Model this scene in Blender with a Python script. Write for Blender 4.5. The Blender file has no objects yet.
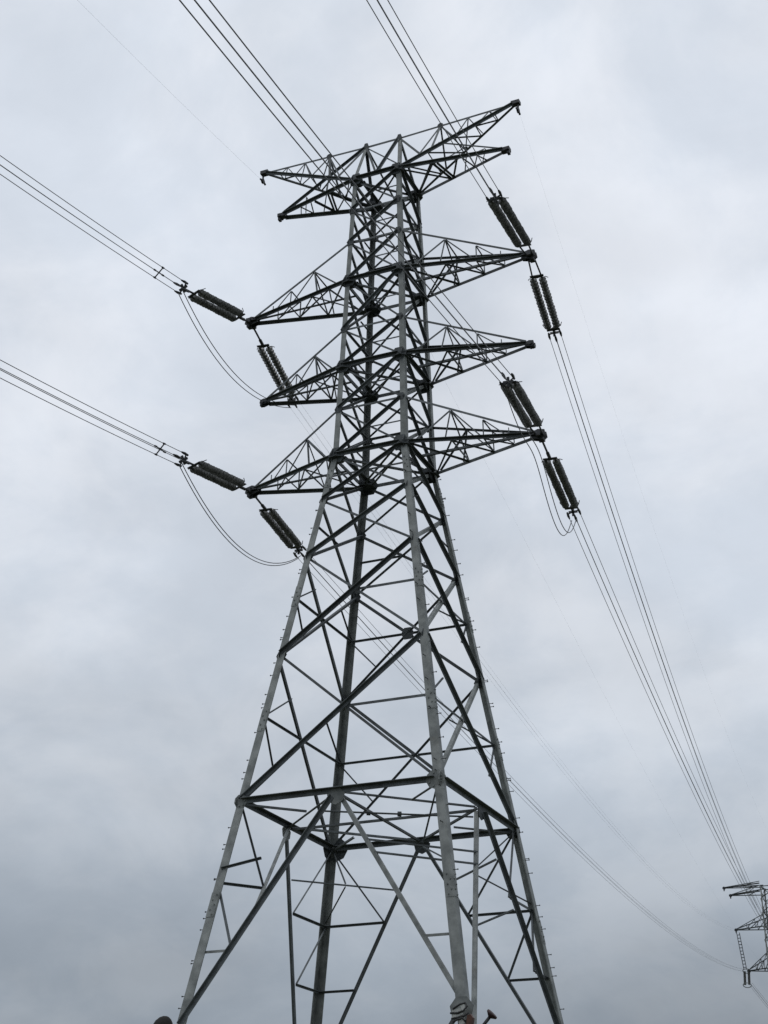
import bpy, math, random
from mathutils import Vector, Matrix
V = Vector
rnd = random.Random(7)
S = bpy.context.scene
COL = S.collection

# ------------------------------------------------------------------ camera
yaw, pitch, roll = 0.417614146, 0.447476269, 0.007297303
fwd = V((-math.sin(yaw)*math.cos(pitch), math.cos(yaw)*math.cos(pitch), math.sin(pitch)))
rt0 = V((math.cos(yaw), math.sin(yaw), 0)); up0 = rt0.cross(fwd)
rt = rt0*math.cos(roll)+up0*math.sin(roll); up = -rt0*math.sin(roll)+up0*math.cos(roll)
cam_d = bpy.data.cameras.new('camera'); cam = bpy.data.objects.new('camera', cam_d); COL.objects.link(cam)
cam.matrix_world = Matrix(((rt.x, up.x, -fwd.x, 24.0243538), (rt.y, up.y, -fwd.y, -54.1117433),
                           (rt.z, up.z, -fwd.z, 1.6), (0, 0, 0, 1)))
cam_d.sensor_fit = 'VERTICAL'; cam_d.sensor_height = 24.0; cam_d.lens = 1568.39419/1024*24.0
cam_d.clip_start = 0.1; cam_d.clip_end = 6000
S.camera = cam

# ------------------------------------------------------------------ sky: overcast, Nishita under a cloud deck
SUN_EL, SUN_AZ = math.radians(68), math.radians(190)     # azimuth clockwise from +Y
w = bpy.data.worlds.new("World"); S.world = w; w.use_nodes = True
nt = w.node_tree; N = nt.nodes; Lk = nt.links
for n in list(N): N.remove(n)
def nd(t, **k):
    n = N.new(t)
    for a, b in k.items(): setattr(n, a, b)
    return n
outw = nd('ShaderNodeOutputWorld'); bg = nd('ShaderNodeBackground'); bg.inputs['Strength'].default_value = 0.1
Lk.new(bg.outputs[0], outw.inputs[0])
sky = nd('ShaderNodeTexSky', sky_type='NISHITA'); sky.sun_disc = False
sky.sun_elevation = SUN_EL; sky.sun_rotation = SUN_AZ
tc = nd('ShaderNodeTexCoord'); sep = nd('ShaderNodeSeparateXYZ'); Lk.new(tc.outputs['Generated'], sep.inputs[0])
# deck brightness by elevation (overcast skies brighten towards the zenith)
ramp = nd('ShaderNodeValToRGB'); Lk.new(sep.outputs['Z'], ramp.inputs[0])
cr = ramp.color_ramp; cr.interpolation = 'B_SPLINE'
cr.elements[0].position = 0.0; cr.elements[0].color = (0.20, 0.225, 0.262, 1)
cr.elements[1].position = 1.0; cr.elements[1].color = (0.75, 0.79, 0.85, 1)
for p, c in ((0.12, (0.268, 0.302, 0.345)), (0.20, (0.40, 0.442, 0.498)), (0.29, (0.575, 0.62, 0.685)), (0.40, (0.668, 0.708, 0.775)), (0.56, (0.71, 0.748, 0.818)), (0.70, (0.725, 0.765, 0.835))):
    e = cr.elements.new(p); e.color = (*c, 1)
# cloud layers on a plane above: direction divided by its height
addz = nd('ShaderNodeMath', operation='ADD'); Lk.new(sep.outputs['Z'], addz.inputs[0]); addz.inputs[1].default_value = 0.55
dv = nd('ShaderNodeVectorMath', operation='DIVIDE'); Lk.new(tc.outputs['Generated'], dv.inputs[0])
cmb = nd('ShaderNodeCombineXYZ')
for i in range(3): Lk.new(addz.outputs[0], cmb.inputs[i])
Lk.new(cmb.outputs[0], dv.inputs[1])
mp = nd('ShaderNodeMapping'); Lk.new(dv.outputs[0], mp.inputs['Vector']); mp.inputs['Location'].default_value = (34.16, 39.59, 3.54)
def noise(scale, detail, rough, dist=0.0):
    n = nd('ShaderNodeTexNoise'); n.inputs['Scale'].default_value = scale; n.inputs['Detail'].default_value = detail
    n.inputs['Roughness'].default_value = rough; n.inputs['Distortion'].default_value = dist
    Lk.new(mp.outputs[0], n.inputs['Vector']); return n
n1 = noise(2.7, 4.0, 0.5, 0.3); n2 = noise(6.5, 7.0, 0.58, 0.3); n3 = noise(19.0, 5.0, 0.6, 0.4)
def maprange(src, a, b, c, d):
    m = nd('ShaderNodeMapRange'); m.interpolation_type = 'SMOOTHSTEP'
    Lk.new(src, m.inputs['Value'])
    for k, v in zip(('From Min', 'From Max', 'To Min', 'To Max'), (a, b, c, d)): m.inputs[k].default_value = v
    return m.outputs[0]
m1 = maprange(n1.outputs['Fac'], 0.33, 0.66, 0.88, 1.07)
m2 = maprange(n2.outputs['Fac'], 0.34, 0.66, 0.92, 1.065)
mm = nd('ShaderNodeMath', operation='MULTIPLY'); Lk.new(m1, mm.inputs[0]); Lk.new(m2, mm.inputs[1])
m3 = maprange(n3.outputs['Fac'], 0.33, 0.67, 0.985, 1.015)
mm3 = nd('ShaderNodeMath', operation='MULTIPLY'); Lk.new(mm.outputs[0], mm3.inputs[0]); Lk.new(m3, mm3.inputs[1]); mm = mm3
x10 = nd('ShaderNodeMath', operation='MULTIPLY'); Lk.new(mm.outputs[0], x10.inputs[0]); x10.inputs[1].default_value = 10.6
sc = nd('ShaderNodeVectorMath', operation='SCALE'); Lk.new(ramp.outputs[0], sc.inputs[0]); Lk.new(x10.outputs[0], sc.inputs['Scale'])
# faint warm / cool drift inside the deck
tint = nd('ShaderNodeMix', data_type='RGBA'); Lk.new(maprange(n2.outputs['Fac'], 0.35, 0.65, 0.0, 1.0), tint.inputs['Factor'])
tint.inputs['A'].default_value = (0.975, 1.0, 1.02, 1); tint.inputs['B'].default_value = (1.012, 1.004, 0.992, 1)
mul = nd('ShaderNodeVectorMath', operation='MULTIPLY'); Lk.new(sc.outputs[0], mul.inputs[0]); Lk.new(tint.outputs['Result'], mul.inputs[1])
mix = nd('ShaderNodeMix', data_type='RGBA'); mix.inputs['Factor'].default_value = 0.96
Lk.new(sky.outputs[0], mix.inputs['A']); Lk.new(mul.outputs[0], mix.inputs['B']); Lk.new(mix.outputs['Result'], bg.inputs['Color'])

# ------------------------------------------------------------------ sun (veiled by cloud)
sd = bpy.data.lights.new('sun', 'SUN'); sd.energy = 0.6; sd.angle = math.radians(30); sd.color = (1.0, 0.97, 0.93)
so = bpy.data.objects.new('sun', sd); COL.objects.link(so)
sdir = V((math.sin(SUN_AZ)*math.cos(SUN_EL), math.cos(SUN_AZ)*math.cos(SUN_EL), math.sin(SUN_EL)))
so.rotation_euler = sdir.to_track_quat('Z', 'Y').to_euler(); so.location = (0, 0, 90)
S.view_settings.view_transform = 'Standard'; S.view_settings.look = 'None'
S.view_settings.exposure = 0.0; S.view_settings.gamma = 1.0; S.view_settings.use_curve_mapping = False

# ------------------------------------------------------------------ materials
def mat(name, col, rough=0.6, metal=0.0, var=0.15, scale=3.0, col2=None, bump=0.0, wear=0.0):
    m = bpy.data.materials.new(name); m.use_nodes = True
    t = m.node_tree; b = t.nodes['Principled BSDF']
    b.inputs['Roughness'].default_value = rough; b.inputs['Metallic'].default_value = metal
    co = t.nodes.new('ShaderNodeTexCoord'); nz = t.nodes.new('ShaderNodeTexNoise')
    nz.inputs['Scale'].default_value = scale; nz.inputs['Detail'].default_value = 6
    t.links.new(co.outputs['Object'], nz.inputs['Vector'])
    r = t.nodes.new('ShaderNodeValToRGB'); t.links.new(nz.outputs['Fac'], r.inputs[0])
    c2 = col2 or tuple(min(1, c*(1+var)) for c in col)
    r.color_ramp.elements[0].position = 0.35; r.color_ramp.elements[0].color = (*[c*(1-var) for c in col], 1)
    r.color_ramp.elements[1].position = 0.68; r.color_ramp.elements[1].color = (*c2, 1)
    t.links.new(r.outputs[0], b.inputs['Base Color'])
    # members weather differently from one another, with dull and rusty patches
    oi = t.nodes.new('ShaderNodeObjectInfo'); mr = t.nodes.new('ShaderNodeMapRange'); t.links.new(oi.outputs['Random'], mr.inputs['Value'])
    mr.inputs['To Min'].default_value = 1-wear; mr.inputs['To Max'].default_value = 1+wear
    vs = t.nodes.new('ShaderNodeVectorMath'); vs.operation = 'SCALE'; t.links.new(r.outputs[0], vs.inputs[0]); t.links.new(mr.outputs[0], vs.inputs['Scale'])
    n2 = t.nodes.new('ShaderNodeTexNoise'); n2.inputs['Scale'].default_value = scale*.45; n2.inputs['Detail'].default_value = 8; n2.inputs['Roughness'].default_value = .7
    t.links.new(co.outputs['Object'], n2.inputs['Vector'])
    m2 = t.nodes.new('ShaderNodeMapRange'); t.links.new(n2.outputs['Fac'], m2.inputs['Value'])
    m2.inputs['From Min'].default_value = .58; m2.inputs['From Max'].default_value = .75; m2.inputs['To Max'].default_value = .55 if wear else 0
    mx = t.nodes.new('ShaderNodeMix'); mx.data_type = 'RGBA'; t.links.new(m2.outputs[0], mx.inputs['Factor']); t.links.new(vs.outputs[0], mx.inputs['A'])
    mx.inputs['B'].default_value = (col[0]*.62, col[1]*.52, col[2]*.42, 1)
    t.links.new(mx.outputs['Result'], b.inputs['Base Color'])
    if bump:
        bp = t.nodes.new('ShaderNodeBump'); bp.inputs['Strength'].default_value = bump
        t.links.new(nz.outputs['Fac'], bp.inputs['Height']); t.links.new(bp.outputs[0], b.inputs['Normal'])
    return m
M_LEG = mat('weathered_galvanised_leg_and_lit_bar', (0.185, 0.203, 0.200), 0.65, 0.1, 0.3, 2.2, (0.255, 0.272, 0.265), wear=.2)  # leg steel; also the lit, paler copy of the bar steel
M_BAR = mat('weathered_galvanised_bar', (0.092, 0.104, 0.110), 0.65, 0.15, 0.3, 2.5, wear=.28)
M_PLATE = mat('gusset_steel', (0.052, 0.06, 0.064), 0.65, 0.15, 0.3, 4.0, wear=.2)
M_BOLT = mat('bolt_steel', (0.055, 0.058, 0.06), 0.55, 0.3, 0.2, 6.0)
M_FIT = mat('line_fitting_steel', (0.036, 0.039, 0.043), 0.55, 0.3, 0.3, 8.0)
M_INS = mat('glazed_insulator', (0.085, 0.088, 0.085), 0.22, 0.0, 0.4, 9.0, (0.17, 0.174, 0.165))
M_WIRE = mat('aluminium_wire', (0.11, 0.115, 0.122), 0.5, 0.4, 0.15, 3.0)
M_RUST = mat('red_brown_paint', (0.026, 0.008, 0.007), 0.55, 0.0, 0.35, 9.0)
M_ORANGE = mat('faded_orange_case', (0.07, 0.024, 0.012), 0.5, 0.0, 0.3, 7.0)
M_WHITE = mat('white_plate', (0.40, 0.41, 0.39), 0.5, 0.0, 0.1, 5.0)
M_BLACK = mat('black_strap', (0.02, 0.021, 0.023), 0.6, 0.0, 0.3, 5.0)
M_BROWN = mat('dark_brown_enamel', (0.006, 0.005, 0.004), 0.85, 0.0, 0.4, 20.0)
M_CONC = mat('footing_concrete', (0.28, 0.27, 0.25), 0.9, 0.0, 0.2, 2.0)
M_GRASS = mat('field_grass', (0.06, 0.078, 0.036), 0.95, 0.0, 0.4, 0.25, (0.10, 0.098, 0.055))

# ------------------------------------------------------------------ mesh helpers
class MB:
    def __init__(s): s.v = []; s.f = []
    def add(s, vs, fs):
        o = len(s.v); s.v += [tuple(x) for x in vs]; s.f += [tuple(i+o for i in q) for q in fs]; return s
    def prism(s, prof, A, B, ax, ay, profB=None):
        n = len(prof); pb = profB or prof
        vs = [A+ax*x+ay*y for x, y in prof]+[B+ax*x+ay*y for x, y in pb]
        return s.add(vs, [(i, (i+1) % n, n+(i+1) % n, n+i) for i in range(n)]+[tuple(range(n))[::-1], tuple(range(n, 2*n))])
    def angle(s, A, B, b, e1, e2, t=None, bB=None):
        """L-section: heel on the line AB, flanges along e1 and e2"""
        def pr(b):
            q = t or max(0.022, b*0.12)
            return [(0, 0), (b, 0), (b, q), (q, q), (q, b), (0, b)]
        if e1.cross(e2).dot(B-A) < 0: e1, e2 = e2, e1
        return s.prism(pr(b), A, B, e1, e2, pr(bB) if bB else None)
    def tube(s, pts, r, n=6, cap=True):
        rings = []; prev = None
        for i, p in enumerate(pts):
            d = (pts[min(i+1, len(pts)-1)]-pts[max(i-1, 0)]).normalized()
            a = prev if prev else (V((0, 0, 1)) if abs(d.z) < 0.9 else V((1, 0, 0)))
            a = (a-d*a.dot(d)).normalized(); b = d.cross(a); prev = a
            rr = r[i] if isinstance(r, (list, tuple)) else r
            rings.append([p+a*math.cos(2*math.pi*k/n)*rr+b*math.sin(2*math.pi*k/n)*rr for k in range(n)])
        vs = [q for g in rings for q in g]; fs = []
        for i in range(len(rings)-1):
            for k in range(n):
                fs.append((i*n+k, i*n+(k+1) % n, (i+1)*n+(k+1) % n, (i+1)*n+k))
        if cap: fs += [tuple(range(n))[::-1], tuple(range(len(vs)-n, len(vs)))]
        return s.add(vs, fs)
    def lathe(s, A, d, prof, n=14):
        """prof: (distance along d, radius)"""
        return s.tube2([A+d*x for x, _ in prof], d, [r for _, r in prof], n)
    def tube2(s, pts, d, rs, n):
        a = V((0, 0, 1)) if abs(d.z) < 0.9 else V((1, 0, 0)); a = (a-d*a.dot(d)).normalized(); b = d.cross(a)
        vs = [p+(a*math.cos(2*math.pi*k/n)+b*math.sin(2*math.pi*k/n))*r for p, r in zip(pts, rs) for k in range(n)]; fs = []
        for i in range(len(pts)-1):
            for k in range(n): fs.append((i*n+k, i*n+(k+1) % n, (i+1)*n+(k+1) % n, (i+1)*n+k))
        fs += [tuple(range(n))[::-1], tuple(range(len(vs)-n, len(vs)))]
        return s.add(vs, fs)
    def box(s, c, ax, ay, az):
        vs = [c+ax*i+ay*j+az*k for i in (-1, 1) for j in (-1, 1) for k in (-1, 1)]
        return s.add(vs, [(0, 1, 3, 2), (4, 6, 7, 5), (0, 4, 5, 1), (2, 3, 7, 6), (0, 2, 6, 4), (1, 5, 7, 3)])
    def disc(s, c, nrm, r, t, sides=10, ex=None, sx=1.0, sy=1.0):
        nrm = nrm.normalized(); a = ex or (V((0, 0, 1)) if abs(nrm.z) < 0.8 else V((1, 0, 0)))
        a = (a-nrm*a.dot(nrm)).normalized(); b = nrm.cross(a); ph = math.pi/sides
        pr = [(math.cos(2*math.pi*k/sides+ph)*r*sx, math.sin(2*math.pi*k/sides+ph)*r*sy) for k in range(sides)]
        return s.prism(pr, c-nrm*t/2, c+nrm*t/2, a, b)
    def build(s, name, m, parent=None, smooth=False):
        me = bpy.data.meshes.new(name); me.from_pydata(s.v, [], s.f); me.validate(); me.update()
        me.materials.append(m)
        if smooth:
            for p in me.polygons: p.use_smooth = True
        o = bpy.data.objects.new(name, me); COL.objects.link(o)
        if parent: o.parent = parent
        return o
def fixnormals(o):
    import bmesh
    bm = bmesh.new(); bm.from_mesh(o.data); bmesh.ops.recalc_face_normals(bm, faces=bm.faces); bm.to_mesh(o.data); bm.free(); return o
def tag(o, label, cat, group=None):
    o['label'] = label; o['category'] = cat
    if group: o['group'] = group
    return o
def empty(name, loc, label, cat, group=None):
    o = bpy.data.objects.new(name, None); COL.objects.link(o); o.location = loc; o.empty_display_size = 0.5
    return tag(o, label, cat, group)
def lerp(a, b, t): return a+(b-a)*t

# ------------------------------------------------------------------ ground: field to the horizon, low rise under the far tower
def ground():
    vs = []; fs = []; nr, na = 40, 48
    rad = [0]+[4*1.19**i for i in range(nr)]
    vs.append((0, 0, 0))
    for r in rad[1:]:
        for k in range(na):
            a = 2*math.pi*k/na; x, y = r*math.cos(a), r*math.sin(a)
            z = 22*math.exp(-((x+33)**2+(y-285)**2)/(2*85**2))*min(1, r/140)+0.25*math.sin(x*.13)*math.sin(y*.11)*min(1, max(0, (r-40)/60))
            vs.append((x, y, z-0.0))
    for k in range(na): fs.append((0, 1+k, 1+(k+1) % na))
    for i in range(nr-1):
        for k in range(na):
            a = 1+i*na; fs.append((a+k, a+na+k, a+na+(k+1) % na, a+(k+1) % na))
    m = MB(); m.v = vs; m.f = fs
    g = m.build('ground', M_GRASS, None, True); g['kind'] = 'structure'
ground()

# ------------------------------------------------------------------ the near tower
LV = dict(ground=0.0, base=8.75, waist=17.051, z2=23.047, z3=27.397, z4=30.052, a1=32.214, a1u=34.452, a2=36.598,
          a2u=38.509, a3=41.076, a3u=43.177, m2=44.95, a4=46.70)
SG = dict(L=(-1, -1), N=(1, -1), R=(1, 1), B=(-1, 1))
def half(z):
    z0, z1, z2, z3 = LV['waist'], LV['a1'], LV['a2'], LV['a4']
    if z <= z1: return 4+(1.588-4)*(z-z0)/(z1-z0)
    if z <= z2: return 1.588+(1.444-1.588)*(z-z1)/(z2-z1)
    return 1.444+(1.1206-1.444)*(z-z2)/(z3-z2)
def nodeP(c, l):
    z = LV[l] if isinstance(l, str) else l
    h = half(z); return V((SG[c][0]*h, SG[c][1]*h, z))
tower = empty('transmission_tower', (0, 0, 0), 'tall grey steel lattice transmission tower with cross arms on both sides, largest thing in view', 'pylon')

def leg_b(z): return max(0.2, 0.40-0.0045*z)
step_me = None
LEGS = {}
LO = dict(L=V((-.05, -.04, 0)), N=V((.13, -.05, 0)), R=V((.16, .04, 0)), B=V((-.10, .04, 0)))
for c in 'LNRB':
    sx, sy = SG[c]; m = MB()
    ex, ey = V((-sx, 0, 0)), V((0, -sy, 0))
    cuts = ['ground', 'base', 'waist', 'z3', 'a1', 'a2', 'a3', 'a4']
    for a, b in zip(cuts, cuts[1:]):
        A, B = nodeP(c, a)+LO[c], nodeP(c, b)+LO[c]*(1 if b != 'a4' else .6); m.angle(A, B, leg_b(A.z), ex, ey, None, leg_b(B.z))
    # bolted splice covers on the heel
    for zc in (13.2, 20.3, 25.6, 31.1):
        A, B = nodeP(c, zc-0.45)+LO[c], nodeP(c, zc+0.45)+LO[c]; off = V((sx*.014, sy*.014, 0))
        m.angle(A+off, B+off, leg_b(zc)*0.93, ex, ey, 0.03)
        for q in range(5):
            P = nodeP(c, zc-0.36+q*0.18)+LO[c]
            for (e, nn) in ((ex, V((0, sy, 0))), (ey, V((sx, 0, 0)))):
                C = P+off+e*leg_b(zc)*(0.3 if q % 2 else 0.65)
                m.disc(C+nn*0.012, nn, 0.028, 0.05, 6)
    LEGS[c] = fixnormals(m.build('leg', M_LEG, tower))
    # concrete-side stub flange at the foot
    m = MB(); F = nodeP(c, 0.0); m.disc(F+V((-sx*.15, -sy*.15, 0.35)), V((0, 0, 1)), 0.75, 0.7, 8); fixnormals(m.build('footing', M_CONC, tower))

def step_bolt(leg, P, d):
    global step_me
    d = d.normalized()
    if step_me is None:
        mb = MB(); mb.tube([V((0, 0, 0)), V((0, 0, .15))], .015, 5); mb.tube([V((0, 0, .14)), V((0, 0, .17))], .028, 6)
        step_me = bpy.data.meshes.new('step_bolt'); step_me.from_pydata(mb.v, [], mb.f); step_me.materials.append(M_BOLT)
    o = bpy.data.objects.new('step_bolt', step_me); COL.objects.link(o); o.parent = leg
    o.location = P; o.rotation_mode = 'QUATERNION'; o.rotation_quaternion = d.to_track_quat('Z', 'Y')
for c, (z0, z1, n) in dict(L=(9.5, 30.5, 34), R=(9.8, 32.0, 36), N=(14.0, 32.0, 24)).items():
    sx, sy = SG[c]
    for i in range(n):
        z = z0+(z1-z0)*(i+rnd.uniform(-.5, 1.5))/n
        if c == 'L': dd, off = V((-1, -.05, .04)), V((0, .12, 0))
        elif c == 'R': dd, off = V((.9, .15, .04)), V((0, -.1, 0))
        else: dd, off = (V((-.15, -1, .03)), V((-.15, 0, 0))) if i % 2 else (V((1, .1, .03)), V((0, .15, 0)))
        step_bolt(LEGS[c], nodeP(c, z)+off+LO[c], dd)

FACES = {'front': ('L', 'N', V((0, -1, 0))), 'right': ('N', 'R', V((1, 0, 0))), 'rear': ('R', 'B', V((0, 1, 0))), 'left': ('B', 'L', V((-1, 0, 0)))}
def bar(name, A, B, b, n, style, parent, trim=0.12, off=0.0, m=None):
    """angle bar lying on a face whose outward side is n. style 0: flat flange out, leg inward; 1: outstanding leg outward along its top edge"""
    d = (B-A).normalized(); A = A+d*trim+n*off; B = B-d*trim+n*off
    n = (n-d*n.dot(d)).normalized(); e = n.cross(d).normalized()
    if e.z < 0: e = -e
    mb = MB()
    if style: mb.angle(A+e*b*.5, B+e*b*.5, b, -e, n)
    else: mb.angle(A+e*b*.5, B+e*b*.5, b, -e, -n)
    return fixnormals(mb.build(name, m or M_BAR, parent))
PAN = ['waist', 'z2', 'z3', 'z4', 'a1', 'a1u', 'a2', 'a2u', 'a3', 'a3u', 'm2', 'a4']
def width_of(z): return 0.155 if z < 24 else 0.145 if z < 28 else 0.135 if z < 32 else 0.125
def cross(A, B, C, D):
    """nearly-crossing point of AB with CD"""
    d1, d2, r = B-A, D-C, C-A; n = d1.cross(d2)
    t = r.cross(d2).dot(n)/n.dot(n); return A+d1*t
for fn, (p, q, n) in FACES.items():
    for i, (a, b) in enumerate(zip(PAN, PAN[1:])):
        P0, P1, Q0, Q1 = nodeP(p, a), nodeP(p, b), nodeP(q, a), nodeP(q, b); ww = width_of(P0.z)
        # 'heavy' is the bar that shows its dark outstanding leg
        heavy = (P0, Q1) if fn == 'front' else (P1, Q0) if fn == 'right' else (P0, Q1) if fn == 'left' else (P0, Q1)
        light = (P1, Q0) if fn == 'front' else (P0, Q1) if fn == 'right' else (P1, Q0) if fn == 'left' else (P1, Q0)
        bar('diagonal_brace', *heavy, ww*(.85 if fn == 'rear' else 1), n, 1, tower, 0.08, -.04 if fn == 'rear' else 0.035)
        bar('diagonal_brace', *light, ww*(0.66 if fn == 'front' else .5 if fn == 'rear' else 1.0), n, 0, tower, 0.2, -0.05, M_LEG if fn == 'right' else None)  # right face: lit look of the flat flange put into paler steel
        if a in ('waist', 'z2'):
            X = cross(*heavy, *light); zm = X.z
            pm, qm = nodeP(p, zm), nodeP(q, zm)
            if fn != 'front': bar('secondary_brace', pm, X, .085, n, 0, tower, .1, -.02)
            bar('secondary_brace', X, qm, .10 if fn == 'front' else .085, n, 0, tower, .1, -.02)
            if fn in ('left', 'right', 'rear'):
                bar('secondary_brace', pm, lerp(P1, X, .5), .06, n, 0, tower, .05, -.02)
                bar('secondary_brace', qm, lerp(Q0, X, .5), .06, n, 0, tower, .05, -.02)
            if fn == 'left': bar('secondary_brace', qm, lerp(Q1, X, .5), .06, n, 0, tower, .05, -.02)
        elif a == 'z3' and fn != 'front':
            X = cross(*heavy, *light); bar('secondary_brace', X, nodeP(q, X.z), .075, n, 0, tower, .1, -.02)
        elif a == 'z4' and fn in ('front', 'right'):
            X = cross(*heavy, *light); bar('secondary_brace', nodeP(p, X.z), nodeP(q, X.z), .075, n, 0, tower, .1, -.08)
    for l in ('waist', 'a1', 'a2', 'a3', 'a4'):
        bar('belt_beam', nodeP(p, l), nodeP(q, l), .20 if l == 'waist' else .16, -n if l == 'waist' and fn in ('left', 'rear') else n, 1, tower, .15, .05)
        if fn in ('left', 'right') and l != 'waist':
            bar('belt_beam', nodeP(p, l)-n*.28-V((0, 0, .02)), nodeP(q, l)-n*.28-V((0, 0, .02)), .14, -n, 1, tower, .25)
    for l in ('a1u', 'a2u', 'a3u', 'm2'):
        bar('belt_beam', nodeP(p, l), nodeP(q, l), .09, n, 0, tower, .15, -.03)
# plan bracing at the cross-arm levels (flat diaphragms)
UP = V((0, 0, 1))
for l in ('a1', 'a2', 'a3'):
    for k in (-.13, .13):
        A, B = nodeP('N', l), nodeP('B', l); s = V((k, k, 0.0))
        bar('plan_brace', A+s, B+s, .10, -UP, 0, tower, .3, .04)
    bar('plan_brace', nodeP('L', l), nodeP('R', l), .09, -UP, 0, tower, .3, .09)
bar('plan_brace', nodeP('N', 'a4'), nodeP('B', 'a4'), .08, -UP, 0, tower, .2, .04)
bar('plan_brace', nodeP('L', 'a4'), nodeP('R', 'a4'), .08, -UP, 0, tower, .2, .09)
# diaphragm at the waist: a diamond between the mid points of the belt and struts across it
MID = {f: (nodeP(p, 'waist')+nodeP(q, 'waist'))/2 for f, (p, q, n) in FACES.items()}
for a, b in (('front', 'left'), ('left', 'rear'), ('rear', 'right'), ('right', 'front')):
    bar('plan_brace', MID[a], MID[b], .085, -UP, 0, tower, .15, .05)
bar('plan_brace', MID['front'], MID['rear'], .09, -UP, 0, tower, .2, .10)
bar('plan_brace', MID['left'], MID['right'], .09, -UP, 0, tower, .2, .16)
for cn, (f1, f2) in dict(L=('front', 'left'), N=('front', 'right'), R=('rear', 'right'), B=('rear', 'left')).items():
    bar('plan_brace', nodeP(cn, 'waist'), (MID[f1]+MID[f2])/2, .08, -UP, 0, tower, .2, .12)
# inverted V below the waist with its secondary braces
KB = {('front', 'L'): 8.8, ('front', 'N'): 9.2, ('left', 'L'): 6.8, ('left', 'B'): 5.0, ('rear', 'B'): 7.8, ('rear', 'R'): 7.6, ('right', 'N'): 5.5, ('right', 'R'): 8.0}
for fn, (p, q, n) in FACES.items():
    X = MID[fn]
    for c in (p, q):
        base = nodeP(c, KB[fn, c]); W = nodeP(c, 'waist')
        if (fn, c) == ('left', 'L'): base = lerp(MID['front'], nodeP('L', 8.8), (LV['waist']-12.3)/(LV['waist']-8.8))
        heavy = (fn, c) in (('front', 'L'), ('left', 'B'), ('right', 'R'), ('rear', 'B'))
        col = M_LEG if (fn, c) in (('front', 'N'), ('right', 'N'), ('left', 'L')) else None  # bars turned to the light get it painted in by paler steel
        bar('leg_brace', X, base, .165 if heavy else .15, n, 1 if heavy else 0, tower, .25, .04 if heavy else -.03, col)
        za, zb = (14.0, 11.5); L1, L2 = nodeP(c, za), nodeP(c, zb); kz = lambda z: lerp(X, base, (X.z-z)/(X.z-base.z)); K1, K2 = kz(za), kz(zb)
        lit = M_LEG if fn == 'front' else None  # front bars coloured paler, as if catching the light
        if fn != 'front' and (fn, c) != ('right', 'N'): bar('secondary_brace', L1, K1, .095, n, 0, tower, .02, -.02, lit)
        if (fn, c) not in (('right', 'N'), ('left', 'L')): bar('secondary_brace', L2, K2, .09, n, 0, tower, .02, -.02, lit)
        if fn in ('left', 'rear') or (fn, c) == ('right', 'R'): bar('secondary_brace', W, K1, .065, n, 0, tower, .02, -.03)
        if (fn, c) in (('front', 'L'), ('left', 'B'), ('right', 'R'), ('rear', 'R')): bar('secondary_brace', L1, K2, .075, n, 0, tower, .02, -.03)
        # leg extension down to the footing
        if (fn, c) != ('left', 'L'): bar('leg_brace', base, (nodeP(p, 0.6)+nodeP(q, 0.6))/2, .16, n, 0, tower, .3, -.02)
# hip braces tying the two inverted-V bars next to each leg
KP = lambda fn, c, z: lerp(MID[fn], nodeP(c, KB[fn, c]), (LV['waist']-z)/(LV['waist']-KB[fn, c]))
for c, f1, f2, zz in (('N', 'front', 'right', (15.1, 14.6)), ('R', 'rear', 'right', (15.3, 13.6)), ('B', 'rear', 'left', (15.2,))):
    for k, z in enumerate(zz):
        A, B = KP(f1, c, z), KP(f2, c, z); bar('hip_brace', A, B, .065, -UP, 0, tower, .05, .03)
        if k == 0: bar('hip_brace', (A+B)/2, nodeP(c, z-1.0), .055, -UP, 0, tower, .05, .06); bar('hip_brace', (A+B)/2, nodeP(c, 'waist'), .05, (B-A).normalized(), 0, tower, .1)
mb = MB(); A, B = lerp(MID['front'], MID['left'], .35)-UP*.25, lerp(MID['right'], MID['rear'], .1)-UP*.25
mb.tube([A, B], .035, 6)
for t in (.32, .52): mb.tube([lerp(A, B, t-.012), lerp(A, B, t+.012)], .1, 8)
fixnormals(mb.build('tie_rod', M_PLATE, tower))
# loose bar on the left leg
A = nodeP('L', 14.5); bar('secondary_brace', A, A+V((1.6, 0.25, 0.32)), .09, V((0, -1, 0)), 1, tower, .05, .05)

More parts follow.
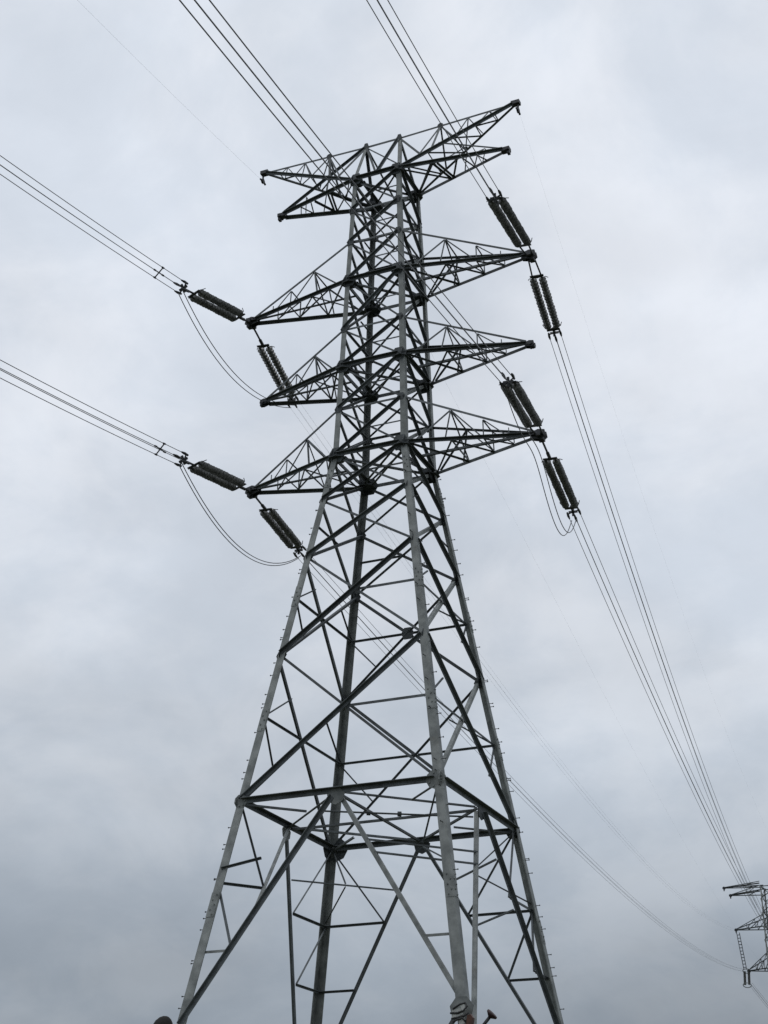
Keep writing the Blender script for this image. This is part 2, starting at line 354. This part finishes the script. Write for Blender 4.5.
# gusset plates at the nodes
def gusset(P, n, r, parent=tower, m=M_PLATE, t=.03, sides=10, off=.05, sx=1, sy=1):
    mb = MB(); mb.disc(P+n*off, n, r, t, sides, None, sx, sy); return fixnormals(mb.build('gusset_plate', m, parent))
for c in 'LNRB':
    sx, sy = SG[c]; nx, ny = V((sx, 0, 0)), V((0, sy, 0))
    for l, r in (('waist', .40), ('z2', .22), ('z3', .21), ('z4', .2), ('a1', .40), ('a1u', .19), ('a2', .36), ('a2u', .19), ('a3', .36), ('a3u', .19), ('m2', .2), ('a4', .34)):
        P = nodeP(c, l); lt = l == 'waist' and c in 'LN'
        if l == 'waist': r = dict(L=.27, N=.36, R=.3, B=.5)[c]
        if c in 'BR' and l in ('a1', 'a2', 'a3', 'a4'): r *= 1.12
        mb = MB()
        o_ = .07 if l == 'waist' else .05 if LV[l] > 32 else -.03
        mb.disc(P+ny*o_+nx*(-r*.35), ny, r, .03, 9 if l == 'waist' else 6); mb.disc(P+nx*o_+ny*(-r*.35), nx, r, .03, 9 if l == 'waist' else 6)
        if l in ('a1', 'a2', 'a3', 'a4'): mb.disc(P-nx*.1-ny*.1-V((0, 0, .12)), UP, r*1.0, .03, 7); mb.box(P-nx*.12-ny*.12-V((0, 0, .02)), nx*.2, ny*.2, V((0, 0, .16)))
        if l == 'waist':
            for k in range(7):
                a = 2*math.pi*k/7; e = V((math.cos(a)*r*.66, 0, math.sin(a)*r*.66)); f = V((0, math.cos(a)*r*.66, math.sin(a)*r*.66))
                mb.disc(P+ny*.1+nx*(-r*.35)+e, ny, .035, .05, 6); mb.disc(P+nx*.1+ny*(-r*.35)+f, nx, .035, .05, 6)
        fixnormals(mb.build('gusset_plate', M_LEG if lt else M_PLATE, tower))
for fn, (p, q, n) in FACES.items():
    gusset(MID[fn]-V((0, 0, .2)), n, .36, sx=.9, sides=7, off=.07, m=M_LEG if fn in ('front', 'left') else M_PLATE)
    P0, P1, Q0, Q1 = nodeP(p, 'z2'), nodeP(p, 'z3'), nodeP(q, 'z2'), nodeP(q, 'z3')
    if fn == 'rear': gusset(cross(P0, Q1, P1, Q0), n, .3, off=-.09, sides=6)

gusset(nodeP('N', 'base')+V((-.04, -.06, .25)), V((0, -1, 0)), .42, m=M_LEG, off=.07, sides=7)
# cross arms
def chord(A, B, b, n, parent, style=1):
    return bar('chord', A, B, b, n, style, parent, .08)
def lace(A, B, n, parent, b=.06):
    return bar('lacing_bar', A, B, b, n, 0, parent, .03)
def crossarm(side, l, lu, length):
    cf, cb = ('L', 'B') if side < 0 else ('N', 'R')
    T = V((side*length, 0, LV[l])); Bf, Br, Uf, Ur = nodeP(cf, l), nodeP(cb, l), nodeP(cf, lu), nodeP(cb, lu)
    ox = V((side, 0, 0)); mb = MB()
    # tip: a pair of cheek plates, a hub and shackle lugs
    big = 1.15 if l in ('a1', 'a3') else .72
    for k in (-1, 1): mb.prism([(-.34*big, -.12*big), (.08, -.24*big), (.24*big, -.10*big), (.2*big, .13*big), (-.05, .19*big), (-.34*big, .1*big)], T+V((0, k*.12-.015, 0)), T+V((0, k*.12+.015, 0)), ox, UP)
    mb.box(T-ox*.08*big-V((0, 0, .04)), ox*.22*big, V((0, .22*big, 0)), V((0, 0, .02)))
    mb.tube([T+V((0, -.27*big, -.04)), T+V((0, .27*big, -.04))], .07, 8); mb.tube([T-V((0, 0, .02)), T-V((0, 0, .3*big))], .06, 6)
    mb.box(T+ox*.1-V((0, 0, .17*big)), ox*.07, V((0, .12*big, 0)), V((0, 0, .09*big)))
    if big > 1:
        for k in (-1, 1): mb.box(T+V((0, k*.27, -.07)), ox*.1, V((0, .07, 0)), V((0, 0, .11)))
    arm = fixnormals(mb.build('crossarm', M_FIT, tower))
    e = V((0, .07, 0)); T2 = T-ox*.12
    nf = (T-Bf).cross(Uf-Bf).normalized(); nf = nf if nf.y < 0 else -nf
    nr = V((nf.x, -nf.y, nf.z))
    chord(Bf, T2-e, .135, nf, arm); chord(Br, T2+e, .14, -UP, arm)
    chord(Uf, T2-e+V((0, 0, .12)), .09, nf, arm, 0); chord(Ur, T2+e+V((0, 0, .12)), .09, nr, arm, 0)
    f = lambda t: lerp(Bf, T2, t); r = lambda t: lerp(Br, T2, t); u = lambda t: lerp(Uf, T2, t); v = lambda t: lerp(Ur, T2, t)
    t1, t2, t3 = .36, .60, .79
    for (lo, hi, n) in ((f, u, nf), (r, v, nr)):
        lace(lo(.08), hi(t1), n, arm, .07); lace(hi(t1), lo(t1-.05), n, arm); lace(hi(t1), lo(t2), n, arm, .055)
        lace(hi(t2), lo(t2), n, arm, .05); lace(hi(t2), lo(t3), n, arm, .045); lace(hi(t3), lo(t3), n, arm, .04)
    lace(f(0.04), r(t1), UP, arm, .075); lace(r(t1), f(t1), UP, arm, .075); lace(f(t1), r(t2), UP, arm, .06); lace(r(t2), f(t2), UP, arm, .06)
    lace(r(.04), f(t1), UP, arm, .06); lace(f(t2), r(t3), UP, arm, .05)
    lace(u(t1), v(t1), UP, arm, .05); lace(u(t1), r(t1), UP, arm, .05)
    lace(u(t2), v(t2), UP, arm, .045)
    # inner bottom chord running down the middle of the arm
    bar('chord', (lerp(Bf, Br, .5)), T2, .10, -UP, 0, arm, .1, -.04)
    return arm
ARM = {('a1', -1): 6.343, ('a1', 1): 6.967, ('a2', -1): 5.93, ('a2', 1): 6.736, ('a3', -1): 6.808, ('a3', 1): 6.867}
for (l, s), ln in ARM.items(): crossarm(s, l, l+'u', ln)

# top: ridge, earth-wire arms, unused top arms
AL, AN = V((-.85, -.4, 49.05)), V((.85, -.4, 49.05)); EZ = 49.55
TIPL, TIPR = V((-6.56, 0, EZ)), V((6.56, 0, EZ))
ft = V((0, -1, 0))
for c, A in (('L', AL), ('N', AN)): bar('peak_post', nodeP(c, 'a4'), A, .15, ft, 0, tower, .05, 0, M_LEG)
for c, A in (('B', AL), ('R', AN)): bar('peak_post', nodeP(c, 'a4'), A, .12, V((0, 1, 0)), 0, tower, .05)
bar('ridge_beam', AL, AN, .10, ft, 0, tower, .0)
mf = lerp(nodeP('L', 'a4'), nodeP('N', 'a4'), .5)
bar('diagonal_brace', AN, mf, .12, ft, 1, tower, .1, .02); bar('diagonal_brace', AL, mf, .09, ft, 0, tower, .1, .02)
bar('secondary_brace', AL, lerp(nodeP('N', 'a4'), AN, .15), .06, ft, 0, tower, .1, -.05)
mr = lerp(nodeP('B', 'a4'), nodeP('R', 'a4'), .5)
bar('secondary_brace', AN, mr, .08, ft, 0, tower, .1, -.05); bar('secondary_brace', AL, mr, .08, ft, 0, tower, .1, -.05)
for A in (AL, AN): gusset(A, ft, .2, off=.03, sides=6, sx=1.2, sy=.7)
for s, A, T, cf, cb in ((-1, AL, TIPL, 'L', 'B'), (1, AN, TIPR, 'N', 'R')):
    ox = V((s, 0, 0)); mb = MB()
    mb.box(T-ox*.1, ox*.2, V((0, .14, 0)), V((0, 0, .09)))
    mb.tube([T+V((0, 0, -.1)), T+V((0, 0, -.42))], .05, 6); mb.disc(T+V((0, 0, -.45)), V((1, 0, 0)), .13, .1, 8)
    mb.tube([T+V((0, -.25, -.5)), T+V((0, 0, -.42)), T+V((0, .25, -.5))], .05, 6)
    arm = fixnormals(mb.build('earth_wire_arm', M_FIT, tower))
    Bf, Br = nodeP(cf, 'a4'), nodeP(cb, 'a4'); T2 = T-ox*.15
    chord(A, T2, .085, ft, arm, 0); chord(Bf, T2-V((0, .06, .05)), .13, ft, arm, 1); chord(Br, T2+V((0, .06, -.05)), .12, -UP, arm, 0)
    f = lambda t: lerp(Bf, T2, t); r = lambda t: lerp(Br, T2, t); u = lambda t: lerp(A, T2, t)
    tp = .36
    lace(u(tp), f(.27), ft, arm, .10); lace(u(tp), r(.30), ft, arm, .08); lace(A, f(.2), ft, arm, .10); lace(u(tp), f(.14), ft, arm, .07)
    lace(u(tp), f(.48), ft, arm, .06); lace(f(.48), u(.6), ft, arm, .055); lace(u(.6), f(.66), ft, arm, .05); lace(f(.66), u(.78), ft, arm, .045); lace(u(.78), f(.83), ft, arm, .04)
    lace(u(tp), r(.5), ft, arm, .055); lace(r(.5), u(.6), ft, arm, .05); lace(u(.6), r(.68), ft, arm, .045); lace(u(.78), r(.82), ft, arm, .04)
    for a, b in ((.05, .25), (.25, .48), (.48, .66), (.66, .83)): lace(f(a), r(b), UP, arm, .055); lace(r(b), f(b), UP, arm, .05)
    gusset(u(tp), ft, .15, arm, off=.02)
    # unused arm just below, sharing the ridge node for its hanger
    ln = 5.482 if s < 0 else 5.988; Tq = V((s*ln, 0, LV['a4']+(0.0 if s < 0 else .35))); mb = MB()
    mb.box(Tq-ox*.08, ox*.2, V((0, .15, 0)), V((0, 0, .09))); mb.box(Tq+ox*.05-V((0, 0, .16)), ox*.06, V((0, .1, 0)), V((0, 0, .09))); mb.tube([Tq+V((0, -.2, -.05)), Tq+V((0, .2, -.05))], .06, 6)
    arm = fixnormals(mb.build('crossarm', M_FIT, tower)); T2 = Tq-ox*.12
    chord(Bf, T2-V((0, .06, 0)), .14, ft, arm, 1); chord(Br, T2+V((0, .06, 0)), .15, -UP, arm, 1)
    chord(A if s < 0 else u(tp), T2+V((0, 0, .1)), .11 if s < 0 else .07, ft, arm, 1 if s < 0 else 0)
    f2 = lambda t: lerp(Bf, T2, t); r2 = lambda t: lerp(Br, T2, t)
    lace(f2(.32), Br, UP, arm, .12); lace(f2(.32), r2(.4), UP, arm, .08); lace(f2(.36), r2(.43), UP, arm, .08); lace(f2(.55), r2(.42), UP, arm, .09); lace(f2(.6), r2(.66), UP, arm, .05)
    lace(Bf, r2(.4), UP, arm, .06); lace(Br, f2(.3), UP, arm, .05); lace(f2(.74), r2(.8), UP, arm, .045); lace(f2(.74), r2(.66), UP, arm, .045)
    H = A if s < 0 else u(tp); h2 = lambda t: lerp(H, T2, t)
    lace(h2(.45), f2(.4), ft, arm, .05); lace(h2(.45), r2(.55), ft, arm, .05); lace(h2(.72), f2(.62), ft, arm, .045); lace(h2(.72), r2(.75), ft, arm, .04)
# small rungs inside the slim upper body, seen as clutter between the legs
for l0, l1 in zip(PAN[4:], PAN[5:]):
    zm = (LV[l0]+LV[l1])/2
    for fn, (p, q, n) in FACES.items():
        if fn in ('front', 'left'):
            A = lerp(nodeP(p, l0), nodeP(q, l1), .5); bar('secondary_brace', nodeP(q if fn == 'front' else p, zm), A, .055, n, 0, tower, .1, -.06)

# ------------------------------------------------------------------ tension insulator sets
T = {'a1L': V((-6.343, 0, 32.214)), 'a1R': V((6.967, 0, 32.214)), 'a3L': V((-6.808, 0, 41.076)), 'a3R': V((6.867, 0, 41.076))}
CLAMP_IN = {'a1L': V((-6.12, -6.32, 30.73)), 'a3L': V((-6.58, -6.55, 38.94)), 'a1R': V((7.65, -5.96, 31.41)), 'a3R': V((7.64, -6.83, 39.25))}
CLAMP_OUT = {'a1L': V((-7.11, 6.28, 32.02)), 'a3L': V((-7.55, 5.85, 40.05)), 'a1R': V((6.02, 7.56, 32.13)), 'a3R': V((6.26, 5.13, 40.12))}
def insulator_set(key, P, label, single, twist=0.0, span=(.25, .9), proll=0.0):
    tip = T[key]+V((0, 0, -.06)); d = P-tip; L = d.length; d = d/L
    y = V((-d.y, d.x, 0)).normalized(); z = d.cross(y); z = z if z.z > 0 else -z
    root = empty('insulator_string', tip, label, 'insulator', 'tension insulator strings on the near tower')
    s0, s1 = span
    y, z = (y*math.cos(proll)+z*math.sin(proll)), (z*math.cos(proll)-y*math.sin(proll))
    at = lambda s, a=0, b=0: d*(s*L)+y*a+z*b
    hw = .202
    ct, st = math.cos(math.radians(twist)), math.sin(math.radians(twist))
    mb = MB()
    if single: mb.tube([at(.02), at(s0-.05)], .045, 6); mb.tube([at(s0-.10), at(s0-.04)], .075, 6)
    else:
        for k in (-1, 1): mb.tube([at(.02, k*.13), at(s0-.02, k*hw)], .038, 6)
    fixnormals(mb.build('link_rod', M_FIT, root))
    for s in (s0-.03, s1+.03):
        mb = MB(); mb.prism([(-hw-.1, -.05), (hw+.1, -.05), (hw+.1, .06), (0, .14), (-hw-.1, .06)], at(s)-z*.02, at(s)+z*.02, y, d if s < .5 else -d)
        for k in (-1, 1): mb.tube([at(s, k*hw), at(s+(.03 if s < .5 else -.03), k*hw)], .05, 6)
        fixnormals(mb.build('yoke_plate', M_FIT, root))
    ln = (s1-s0)*L; nd_ = max(16, round(ln/.25)); pt = ln/nd_
    for k in (-1, 1):
        mb = MB(); A = at(s0, k*hw)
        mb.tube([A, A+d*ln], .032, 6)
        for i in range(nd_):
            o = A+d*(i*pt)
            q = rnd.uniform(.93, 1.05)
            mb.lathe(o, d, [(0, .035), (pt*.22, .055), (pt*.30, .07), (pt*.42, .15*q), (pt*.50, .178*q), (pt*.53, .13*q), (pt*.60, .05), (pt*.97, .035)], 14)
        fixnormals(mb.build('insulator_column', M_INS, root))
    # arcing horns
    for s, q in ((s0, 1), (s1, -1)):
        for k in (-1, 1):
            mb = MB(); mb.tube([at(s, k*hw), at(s, k*(hw+.16), .05), at(s+q*.03, k*(hw+.24), .12)], .018, 5); fixnormals(mb.build('arcing_horn', M_FIT, root))
    # four wire clamps on a spreader frame
    mb = MB(); mb.box(at(.97), d*.03, y*.2, z*.05); mb.box(at(.97), d*.03, y*.05, z*.2); mb.tube([at(s1+.04), at(.98)], .05, 6)
    fixnormals(mb.build('spreader_frame', M_FIT, root))
    for a in (-1, 1):
        for b in (-1, 1):
            ya, zb = (a*ct-b*st)*.19, (a*st+b*ct)*.19
            ya, zb = ya*math.cos(proll)+zb*math.sin(proll), zb*math.cos(proll)-ya*math.sin(proll)
            mb = MB(); mb.tube([at(.955, ya*.95, zb*.95), at(1.0, ya, zb), at(1.035, ya, zb)], [.045, .06, .035], 7)
            mb.tube([at(.97, ya*.4, zb*.4), at(.975, ya, zb)], .03, 5)
            fixnormals(mb.build('wire_clamp', M_FIT, root))
    return root
TW_IN = {'a1L': 6, 'a3L': 3, 'a1R': -14, 'a3R': -24}; TW_OUT = {'a1L': 8, 'a3L': 10, 'a1R': 28, 'a3R': 34}
PR = {'a1L': 0.3, 'a3L': 0.35, 'a1R': 0, 'a3R': 0}
NM = {'a1L': 'lower left', 'a3L': 'upper left', 'a1R': 'lower right', 'a3R': 'upper right'}
LAB_IN = {'a3L': 'twin insulator string reaching up left from the tip of the upper loaded left arm',
          'a1L': 'twin insulator string reaching up left from the tip of the lowest left arm',
          'a3R': 'twin insulator string reaching up left from the highest right arm that carries insulators',
          'a1R': 'twin insulator string reaching up left from the tip of the lowest right arm'}
LAB_OUT = {'a3L': 'twin insulator string descending from the upper loaded left arm to behind the arm below',
           'a1L': 'twin insulator string slanting down from the lowest left arm to the light left leg',
           'a3R': 'twin insulator string slanting down below the highest right arm that carries insulators',
           'a1R': 'twin insulator string slanting down below the lowest right arm beside a jumper loop'}
for k in T:
    insulator_set(k, CLAMP_IN[k], LAB_IN[k], k[-1] == 'L', TW_IN[k], (.21, .80) if k[-1] == 'L' else (.22, .93), PR[k]); insulator_set(k, CLAMP_OUT[k], LAB_OUT[k], k != 'a3R', TW_OUT[k], (.30, .89) if k != 'a3R' else (.27, .90))

# ------------------------------------------------------------------ conductors
def sample(P0, P1, sag, n=70, pw=1.0):
    out = []
    for i in range(n+1):
        t = (i/n)**pw; p = lerp(P0, P1, t); p = V((p.x, p.y, p.z-4*sag*t*(1-t))); out.append(p)
    return out
def bundle(label, pts, r=.016, spacers=(), half_w=.25, twist=0.0):
    ct, st = math.cos(math.radians(twist))*half_w, math.sin(math.radians(twist))*half_w
    root = empty('conductor_bundle', pts[0], label, 'power line', 'four-wire conductor bundles')
    o = pts[0]; d0 = (pts[-1]-pts[0]); y = V((-d0.y, d0.x, 0)).normalized()
    k = 0
    for a in (-1, 1):
        for b in (-1, 1):
            mb = MB(); mb.tube([p-o+y*(a*ct-b*st)+UP*(a*st+b*ct) for p in pts], r, 6, True); mb.build('wire', M_WIRE, root, True)
    for s in spacers:
        acc = 0
        for i in range(1, len(pts)):
            L = (pts[i]-pts[i-1]).length
            if acc+L >= s:
                p = lerp(pts[i-1], pts[i], (s-acc)/L)-o; d = (pts[i]-pts[i-1]).normalized(); z = d.cross(y); z = z if z.z > 0 else -z
                mb = MB(); q = [p+y*(a*ct-b*st)+UP*(a*st+b*ct) for a, b in ((-1, -1), (1, -1), (1, 1), (-1, 1))]
                for i2 in range(4): mb.tube([q[i2], p+(q[i2]-p)*.25, p+(q[(i2+2) % 4]-p)*.25], .028, 5); mb.tube([q[i2]-d*.07, q[i2]+d*.07], .04, 6)
                fixnormals(mb.build('spacer', M_FIT, root)); break
            acc += L
    return root
AZ = {'L': math.radians(178), 'R': math.radians(173.5)}
M_IN = {'a1L': -.226, 'a3L': -.243, 'a1R': -.268, 'a3R': -.265}
BIN = {'a1L': 'dark four-wire bundle running off the left edge from the lowest left arm',
       'a3L': 'dark four-wire bundle running off the left edge from the upper loaded left arm',
       'a1R': 'four-wire bundle passing behind the tower top from the lowest right arm to the top edge',
       'a3R': 'four-wire bundle rising over the top right arms to the top edge'}
BOUT = {'a1L': 'pale four-wire bundle sagging behind the legs down to the low insulators of the distant tower',
        'a3L': 'pale four-wire bundle running down behind the slim tower body from the upper loaded left arm',
        'a1R': 'four-wire bundle descending right from the lowest right arm, the lower of two converging ones',
        'a3R': 'four-wire bundle descending right from the highest loaded right arm, the upper of two converging ones'}
for k, P in CLAMP_IN.items():
    h = V((math.sin(AZ[k[-1]]), math.cos(AZ[k[-1]]), 0)); pts = []
    for i in range(61):
        s = 170*(i/60)**1.5; pts.append(P+h*s+UP*(M_IN[k]*s+(.0006 if k == 'a1R' else .0012)*s*s))
    bundle(BIN[k], pts, .0155, ((1.9,) if k == 'a3L' else (1.7,) if k == 'a1L' else (45,)), .165 if k == 'a1R' else .19, TW_IN[k])
FAR = V((-33.025, 269.41, 0))
ENDS = {'a1L': (V((-39.23, 269.41, 54.9)), 4.45), 'a3L': (V((-41.03, 269.41, 63.05)), 5.45), 'a1R': (V((-26.83, 269.41, 54.9)), 6.45), 'a3R': (V((-25.03, 269.41, 63.05)), 15.8)}
for k, P in CLAMP_OUT.items():
    E, sag = ENDS[k]; bundle(BOUT[k], sample(P, E, sag, 80, 1.25), .0035 if k == 'a3L' else .011 if k == 'a1L' else .014, (), .19, TW_OUT[k])
# jumper loops under the arms
def jumper(label, ctrl, root_at, off=.22):
    root = empty('jumper_loop', root_at, label, 'jumper cable', 'slack jumper loops')
    for a in (-1, 1):
        mb = MB(); mb.tube([p-root_at+V((a*off, 0, a*.05)) for p in ctrl], .019, 6); mb.build('wire', M_WIRE, root, True)
    return root
def droop(A, B, sag, n=28, skew=0.0): return [lerp(A, B, t)-UP*(4*sag*t*(1-t)*(1+skew*(t-.5))) for t in [i/n for i in range(n+1)]]
def smooth(p, n=14):
    for _ in range(n): p = [p[0]]+[(p[i-1]+p[i]*2+p[i+1])/4 for i in range(1, len(p)-1)]+[p[-1]]
    return p
dz = V((0, 0, -.25))
jumper('double slack jumper cable under the upper loaded left arm, ending behind the arm below', droop(CLAMP_IN['a3L']+dz, CLAMP_OUT['a3L']+dz, 1.5, skew=-.15), CLAMP_IN['a3L']+dz, .10)
jumper('slack jumper cable looping from the lowest left arm string to the light left leg', droop(CLAMP_IN['a1L']+dz, CLAMP_OUT['a1L']+dz, 1.8, skew=.1), CLAMP_IN['a1L']+dz, .05)
Q = T['a1R']+V((-.25, .3, -.5))
jumper('double jumper cable hanging in a narrow loop below the lowest right arm', smooth(droop(CLAMP_IN['a1R']+dz, Q, .5, 18)[:-1]+droop(Q, CLAMP_OUT['a1R']+dz, 1.9, 24, .6)), CLAMP_IN['a1R']+dz, .12)
# earth wires
def earth(label, pts, r=.0015):
    o = pts[0]; mb = MB(); mb.tube([p-o for p in pts], r, 5); e = mb.build('earth_wire', M_WIRE, None, True); e.location = o
    tag(e, label, 'wire', 'thin earth wires')
h = V((math.sin(AZ['L']), math.cos(AZ['L']), 0))
earth('hair-thin earth wire rising left from the top left arm tip to the top edge', [TIPL+V((0, -.25, -.5))+h*s+UP*(-.20*s+.0011*s*s) for s in [150*(i/40)**1.4 for i in range(41)]], .0026)
earth('hair-thin earth wire dropping right from the top right arm tip', sample(TIPR+V((0, .25, -.5)), V((-23.0, 269.41, 71.6)), 14, 70, 1.3))
earth('hair-thin wire crossing the empty sky between the lowest right arm and the distant tower', sample(nodeP('R', 'a2u')+V((.1, .1, 0)), V((-31.0, 267.6, 50.0)), 5, 70, 1.3), .0018)

# ------------------------------------------------------------------ the distant tower
far = empty('distant_tower', FAR, 'small distant steel lattice tower cut by the right edge of the picture', 'pylon')
def far_tower():
    hw = lambda z: 2.0 if z > 52 else 2.0+(52-z)*.075
    nodeF = lambda c, z: V((SG[c][0]*hw(z), SG[c][1]*hw(z), z))
    zs = [16, 24, 32, 39, 46, 52, 54.9, 57.8, 60.5, 63.05, 65.8, 68.6, 71]
    for c in 'LNRB':
        sx, sy = SG[c]; m = MB()
        for a, b in zip(zs, zs[1:]): m.angle(nodeF(c, a), nodeF(c, b), .27, V((-sx, 0, 0)), V((0, -sy, 0)), .05)
        m.tube([nodeF(c, 14.0), nodeF(c, 16.3)], .6, 8)
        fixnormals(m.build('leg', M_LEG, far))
    for fn, (p, q, n) in FACES.items():
        for a, b in zip(zs, zs[1:]):
            bar('diagonal_brace', nodeF(p, a), nodeF(q, b), .15, n, 1, far, .1, .03, M_LEG); bar('diagonal_brace', nodeF(q, a), nodeF(p, b), .13, n, 0, far, .1, -.03, M_LEG)  # paler steel on these braces stands in for haze
        for z in (52, 54.9, 63.05, 65.8, 71): bar('belt_beam', nodeF(p, z), nodeF(q, z), .2, n, 0, far, .1, -.05)
    for s in (-1, 1):
        cf, cb = ('L', 'B') if s < 0 else ('N', 'R')
        for (z, zu, ln) in ((54.9, 57.8, 6.2), (63.05, 65.4, 8.0), (70.0, 71.2, 8.5), (71.6, 72.0, 9.7)):
            Tp = V((s*ln, 0, z)); mb = MB(); mb.disc(Tp, V((0, 1, 0)), .32, .3, 8); mb.tube([Tp, Tp-UP*.6], .13, 6)
            arm = fixnormals(mb.build('crossarm', M_FIT, far))
            for c in (cf, cb):
                n = V((0, SG[c][1], 0)); A, B = nodeF(c, z), nodeF(c, zu)
                bar('chord', A, Tp, .2, n, 1, arm, .05); bar('chord', B, Tp+UP*.15, .16, n, 0, arm, .05)
                for t in ((.3, .6) if z < 66 else (.45,)):
                    bar('lacing_bar', lerp(A, Tp, t), lerp(B, Tp, t), .12, n, 0, arm, .02); bar('lacing_bar', lerp(A, Tp, t), lerp(B, Tp, t-.3), .12, n, 0, arm, .02)
far_tower()
# insulators on the distant tower: ladder-like hanging string, and the tension pair below it
P = FAR+V((-8.0, 0, 62.5))
ls = empty('hanging_insulator', P, 'pale ladder-like insulator string hanging from the middle arm of the distant tower', 'insulator')
for k in (-1, 1):
    mb = MB(); mb.tube([V((k*.28+.35, 0, 0)), V((k*.28+1.15, 0, -7.3))], .07, 6); mb.build('hanging_rod', M_FIT, ls)
for i in range(11):
    t = (i+.7)/11.4; c = V((.35+.8*t, 0, -7.3*t)); mb = MB(); mb.tube([c-V((.28, 0, 0)), c+V((.28, 0, 0))], .075, 6); mb.build('rung', M_FIT, ls)
P = FAR+V((-6.6, 0, 55.2))
ts = empty('tension_insulator', P, 'dark stubby insulator pair with pale end rings on the lowest arm of the distant tower', 'insulator')
for k in (-1, 1):
    mb = MB(); d = V((.03, -.30, -.62)).normalized(); y = V((1, 0, 0)); A = V((k*.42, 0, -.2))
    for i in range(14): mb.lathe(A+d*(.2+i*.22), d, [(0, .09), (.05, .25), (.1, .27), (.16, .09)], 10)
    fixnormals(mb.build('insulator_column', M_INS, ts))
for s, r in ((.1, .75), (3.4, .8)):
    d = V((.03, -.30, -.62)).normalized(); a = V((1, 0, 0)); b = d.cross(a).normalized(); c = V((0, 0, -.2))+d*s
    mb = MB(); mb.tube([c+a*math.cos(2*math.pi*k/20)*r+b*math.sin(2*math.pi*k/20)*r for k in range(21)], .08, 6); mb.build('grading_ring', M_LEG, ts, True)
bundle('faint wires leaving the distant tower towards the bottom right corner', sample(FAR+V((-5.6, -2.2, 52.0)), FAR+V((60, 240, 45)), 30, 40), .02)

# ------------------------------------------------------------------ things at the bottom edge
# cluster clamped on the near leg
P = nodeP('N', 8.8)+V((.06, -.17, .03))
dv_ = empty('monitoring_device', P, 'white plates, black straps and rusty orange case clamped to the near leg at bottom edge', 'device')
for pl_, sz in (((-.12, -.20, .10), (.23, .05)), ((-.15, -.22, -.06), (.20, .045)), ((.06, -.24, .16), (.07, .10)), ((.02, -.24, -.26), (.12, .09))):
    mb = MB(); tl = V((1, -.1, .28)).normalized(); mb.box(V(pl_), tl*sz[0], V((0, .02, 0)), V((-.28, 0, 1)).normalized()*sz[1]); fixnormals(mb.build('front_plate', M_WHITE, dv_))
for pts in (((-.40, -.18, .02), (-.12, -.26, .0), (.08, -.27, .06), (.2, -.25, .2), (.14, -.25, .30), (-.06, -.25, .26), (-.3, -.2, .14)), ((-.36, -.18, -.15), (-.1, -.27, -.14), (.1, -.28, -.10), (.25, -.25, .0)), ((-.3, -.2, -.26), (-.1, -.28, -.19), (.05, -.28, -.16), (.16, -.26, -.3))):
    mb = MB(); mb.tube([V(p) for p in pts], .034, 6); mb.build('strap', M_BLACK, dv_, True)
mb = MB(); c = V((.27, -.2, -.22)); mb.prism([(-.11, -.2), (.09, -.24), (.13, .05), (.05, .17), (-.07, .13)], c-V((0, .08, 0)), c+V((0, .08, 0)), V((1, 0, 0)), UP); fixnormals(mb.build('case', M_ORANGE, dv_))
# lamp on a slanting arm beside it
P = nodeP('N', 8.6)+V((.47, -.1, -.1))
lp = empty('arm_lamp', P, 'red-brown knob-headed lamp on a short slanting dark arm by the near leg', 'lamp')
mb = MB(); mb.tube([V((0, 0, -.25)), V((.42, .05, .24))], .055, 8); fixnormals(mb.build('arm', M_BLACK, lp, True))
mb = MB(); d = V((.72, .05, .70)).normalized(); mb.lathe(V((.38, .045, .2)), d, [(0, .06), (.05, .13), (.09, .19), (.15, .2), (.17, .15), (.18, .04)], 14); fixnormals(mb.build('lamp_head', M_RUST, lp, True))
# brown round-topped lamp head on a post, nearer to the camera
P = V((10.48, -31.92, 0.0))
pl = empty('post_lamp', P, 'dark brown round-topped lamp head at the bottom edge beside the light left leg', 'lamp')
mb = MB(); mb.tube([V((0, 0, 0)), V((0, 0, .25)), V((0, 0, .26)), V((-.06, 0, 4.78))], [.07, .07, .045, .035], 10); fixnormals(mb.build('post', M_BLACK, pl))
mb = MB(); d = V((.42, .1, 1)).normalized()
mb.lathe(V((-.16, 0, 4.72)), d, [(0, .05), (.03, .105), (.10, .15), (.20, .168), (.30, .152), (.37, .115), (.41, .07), (.43, .02)], 18); fixnormals(mb.build('lamp_head', M_BROWN, pl, True))
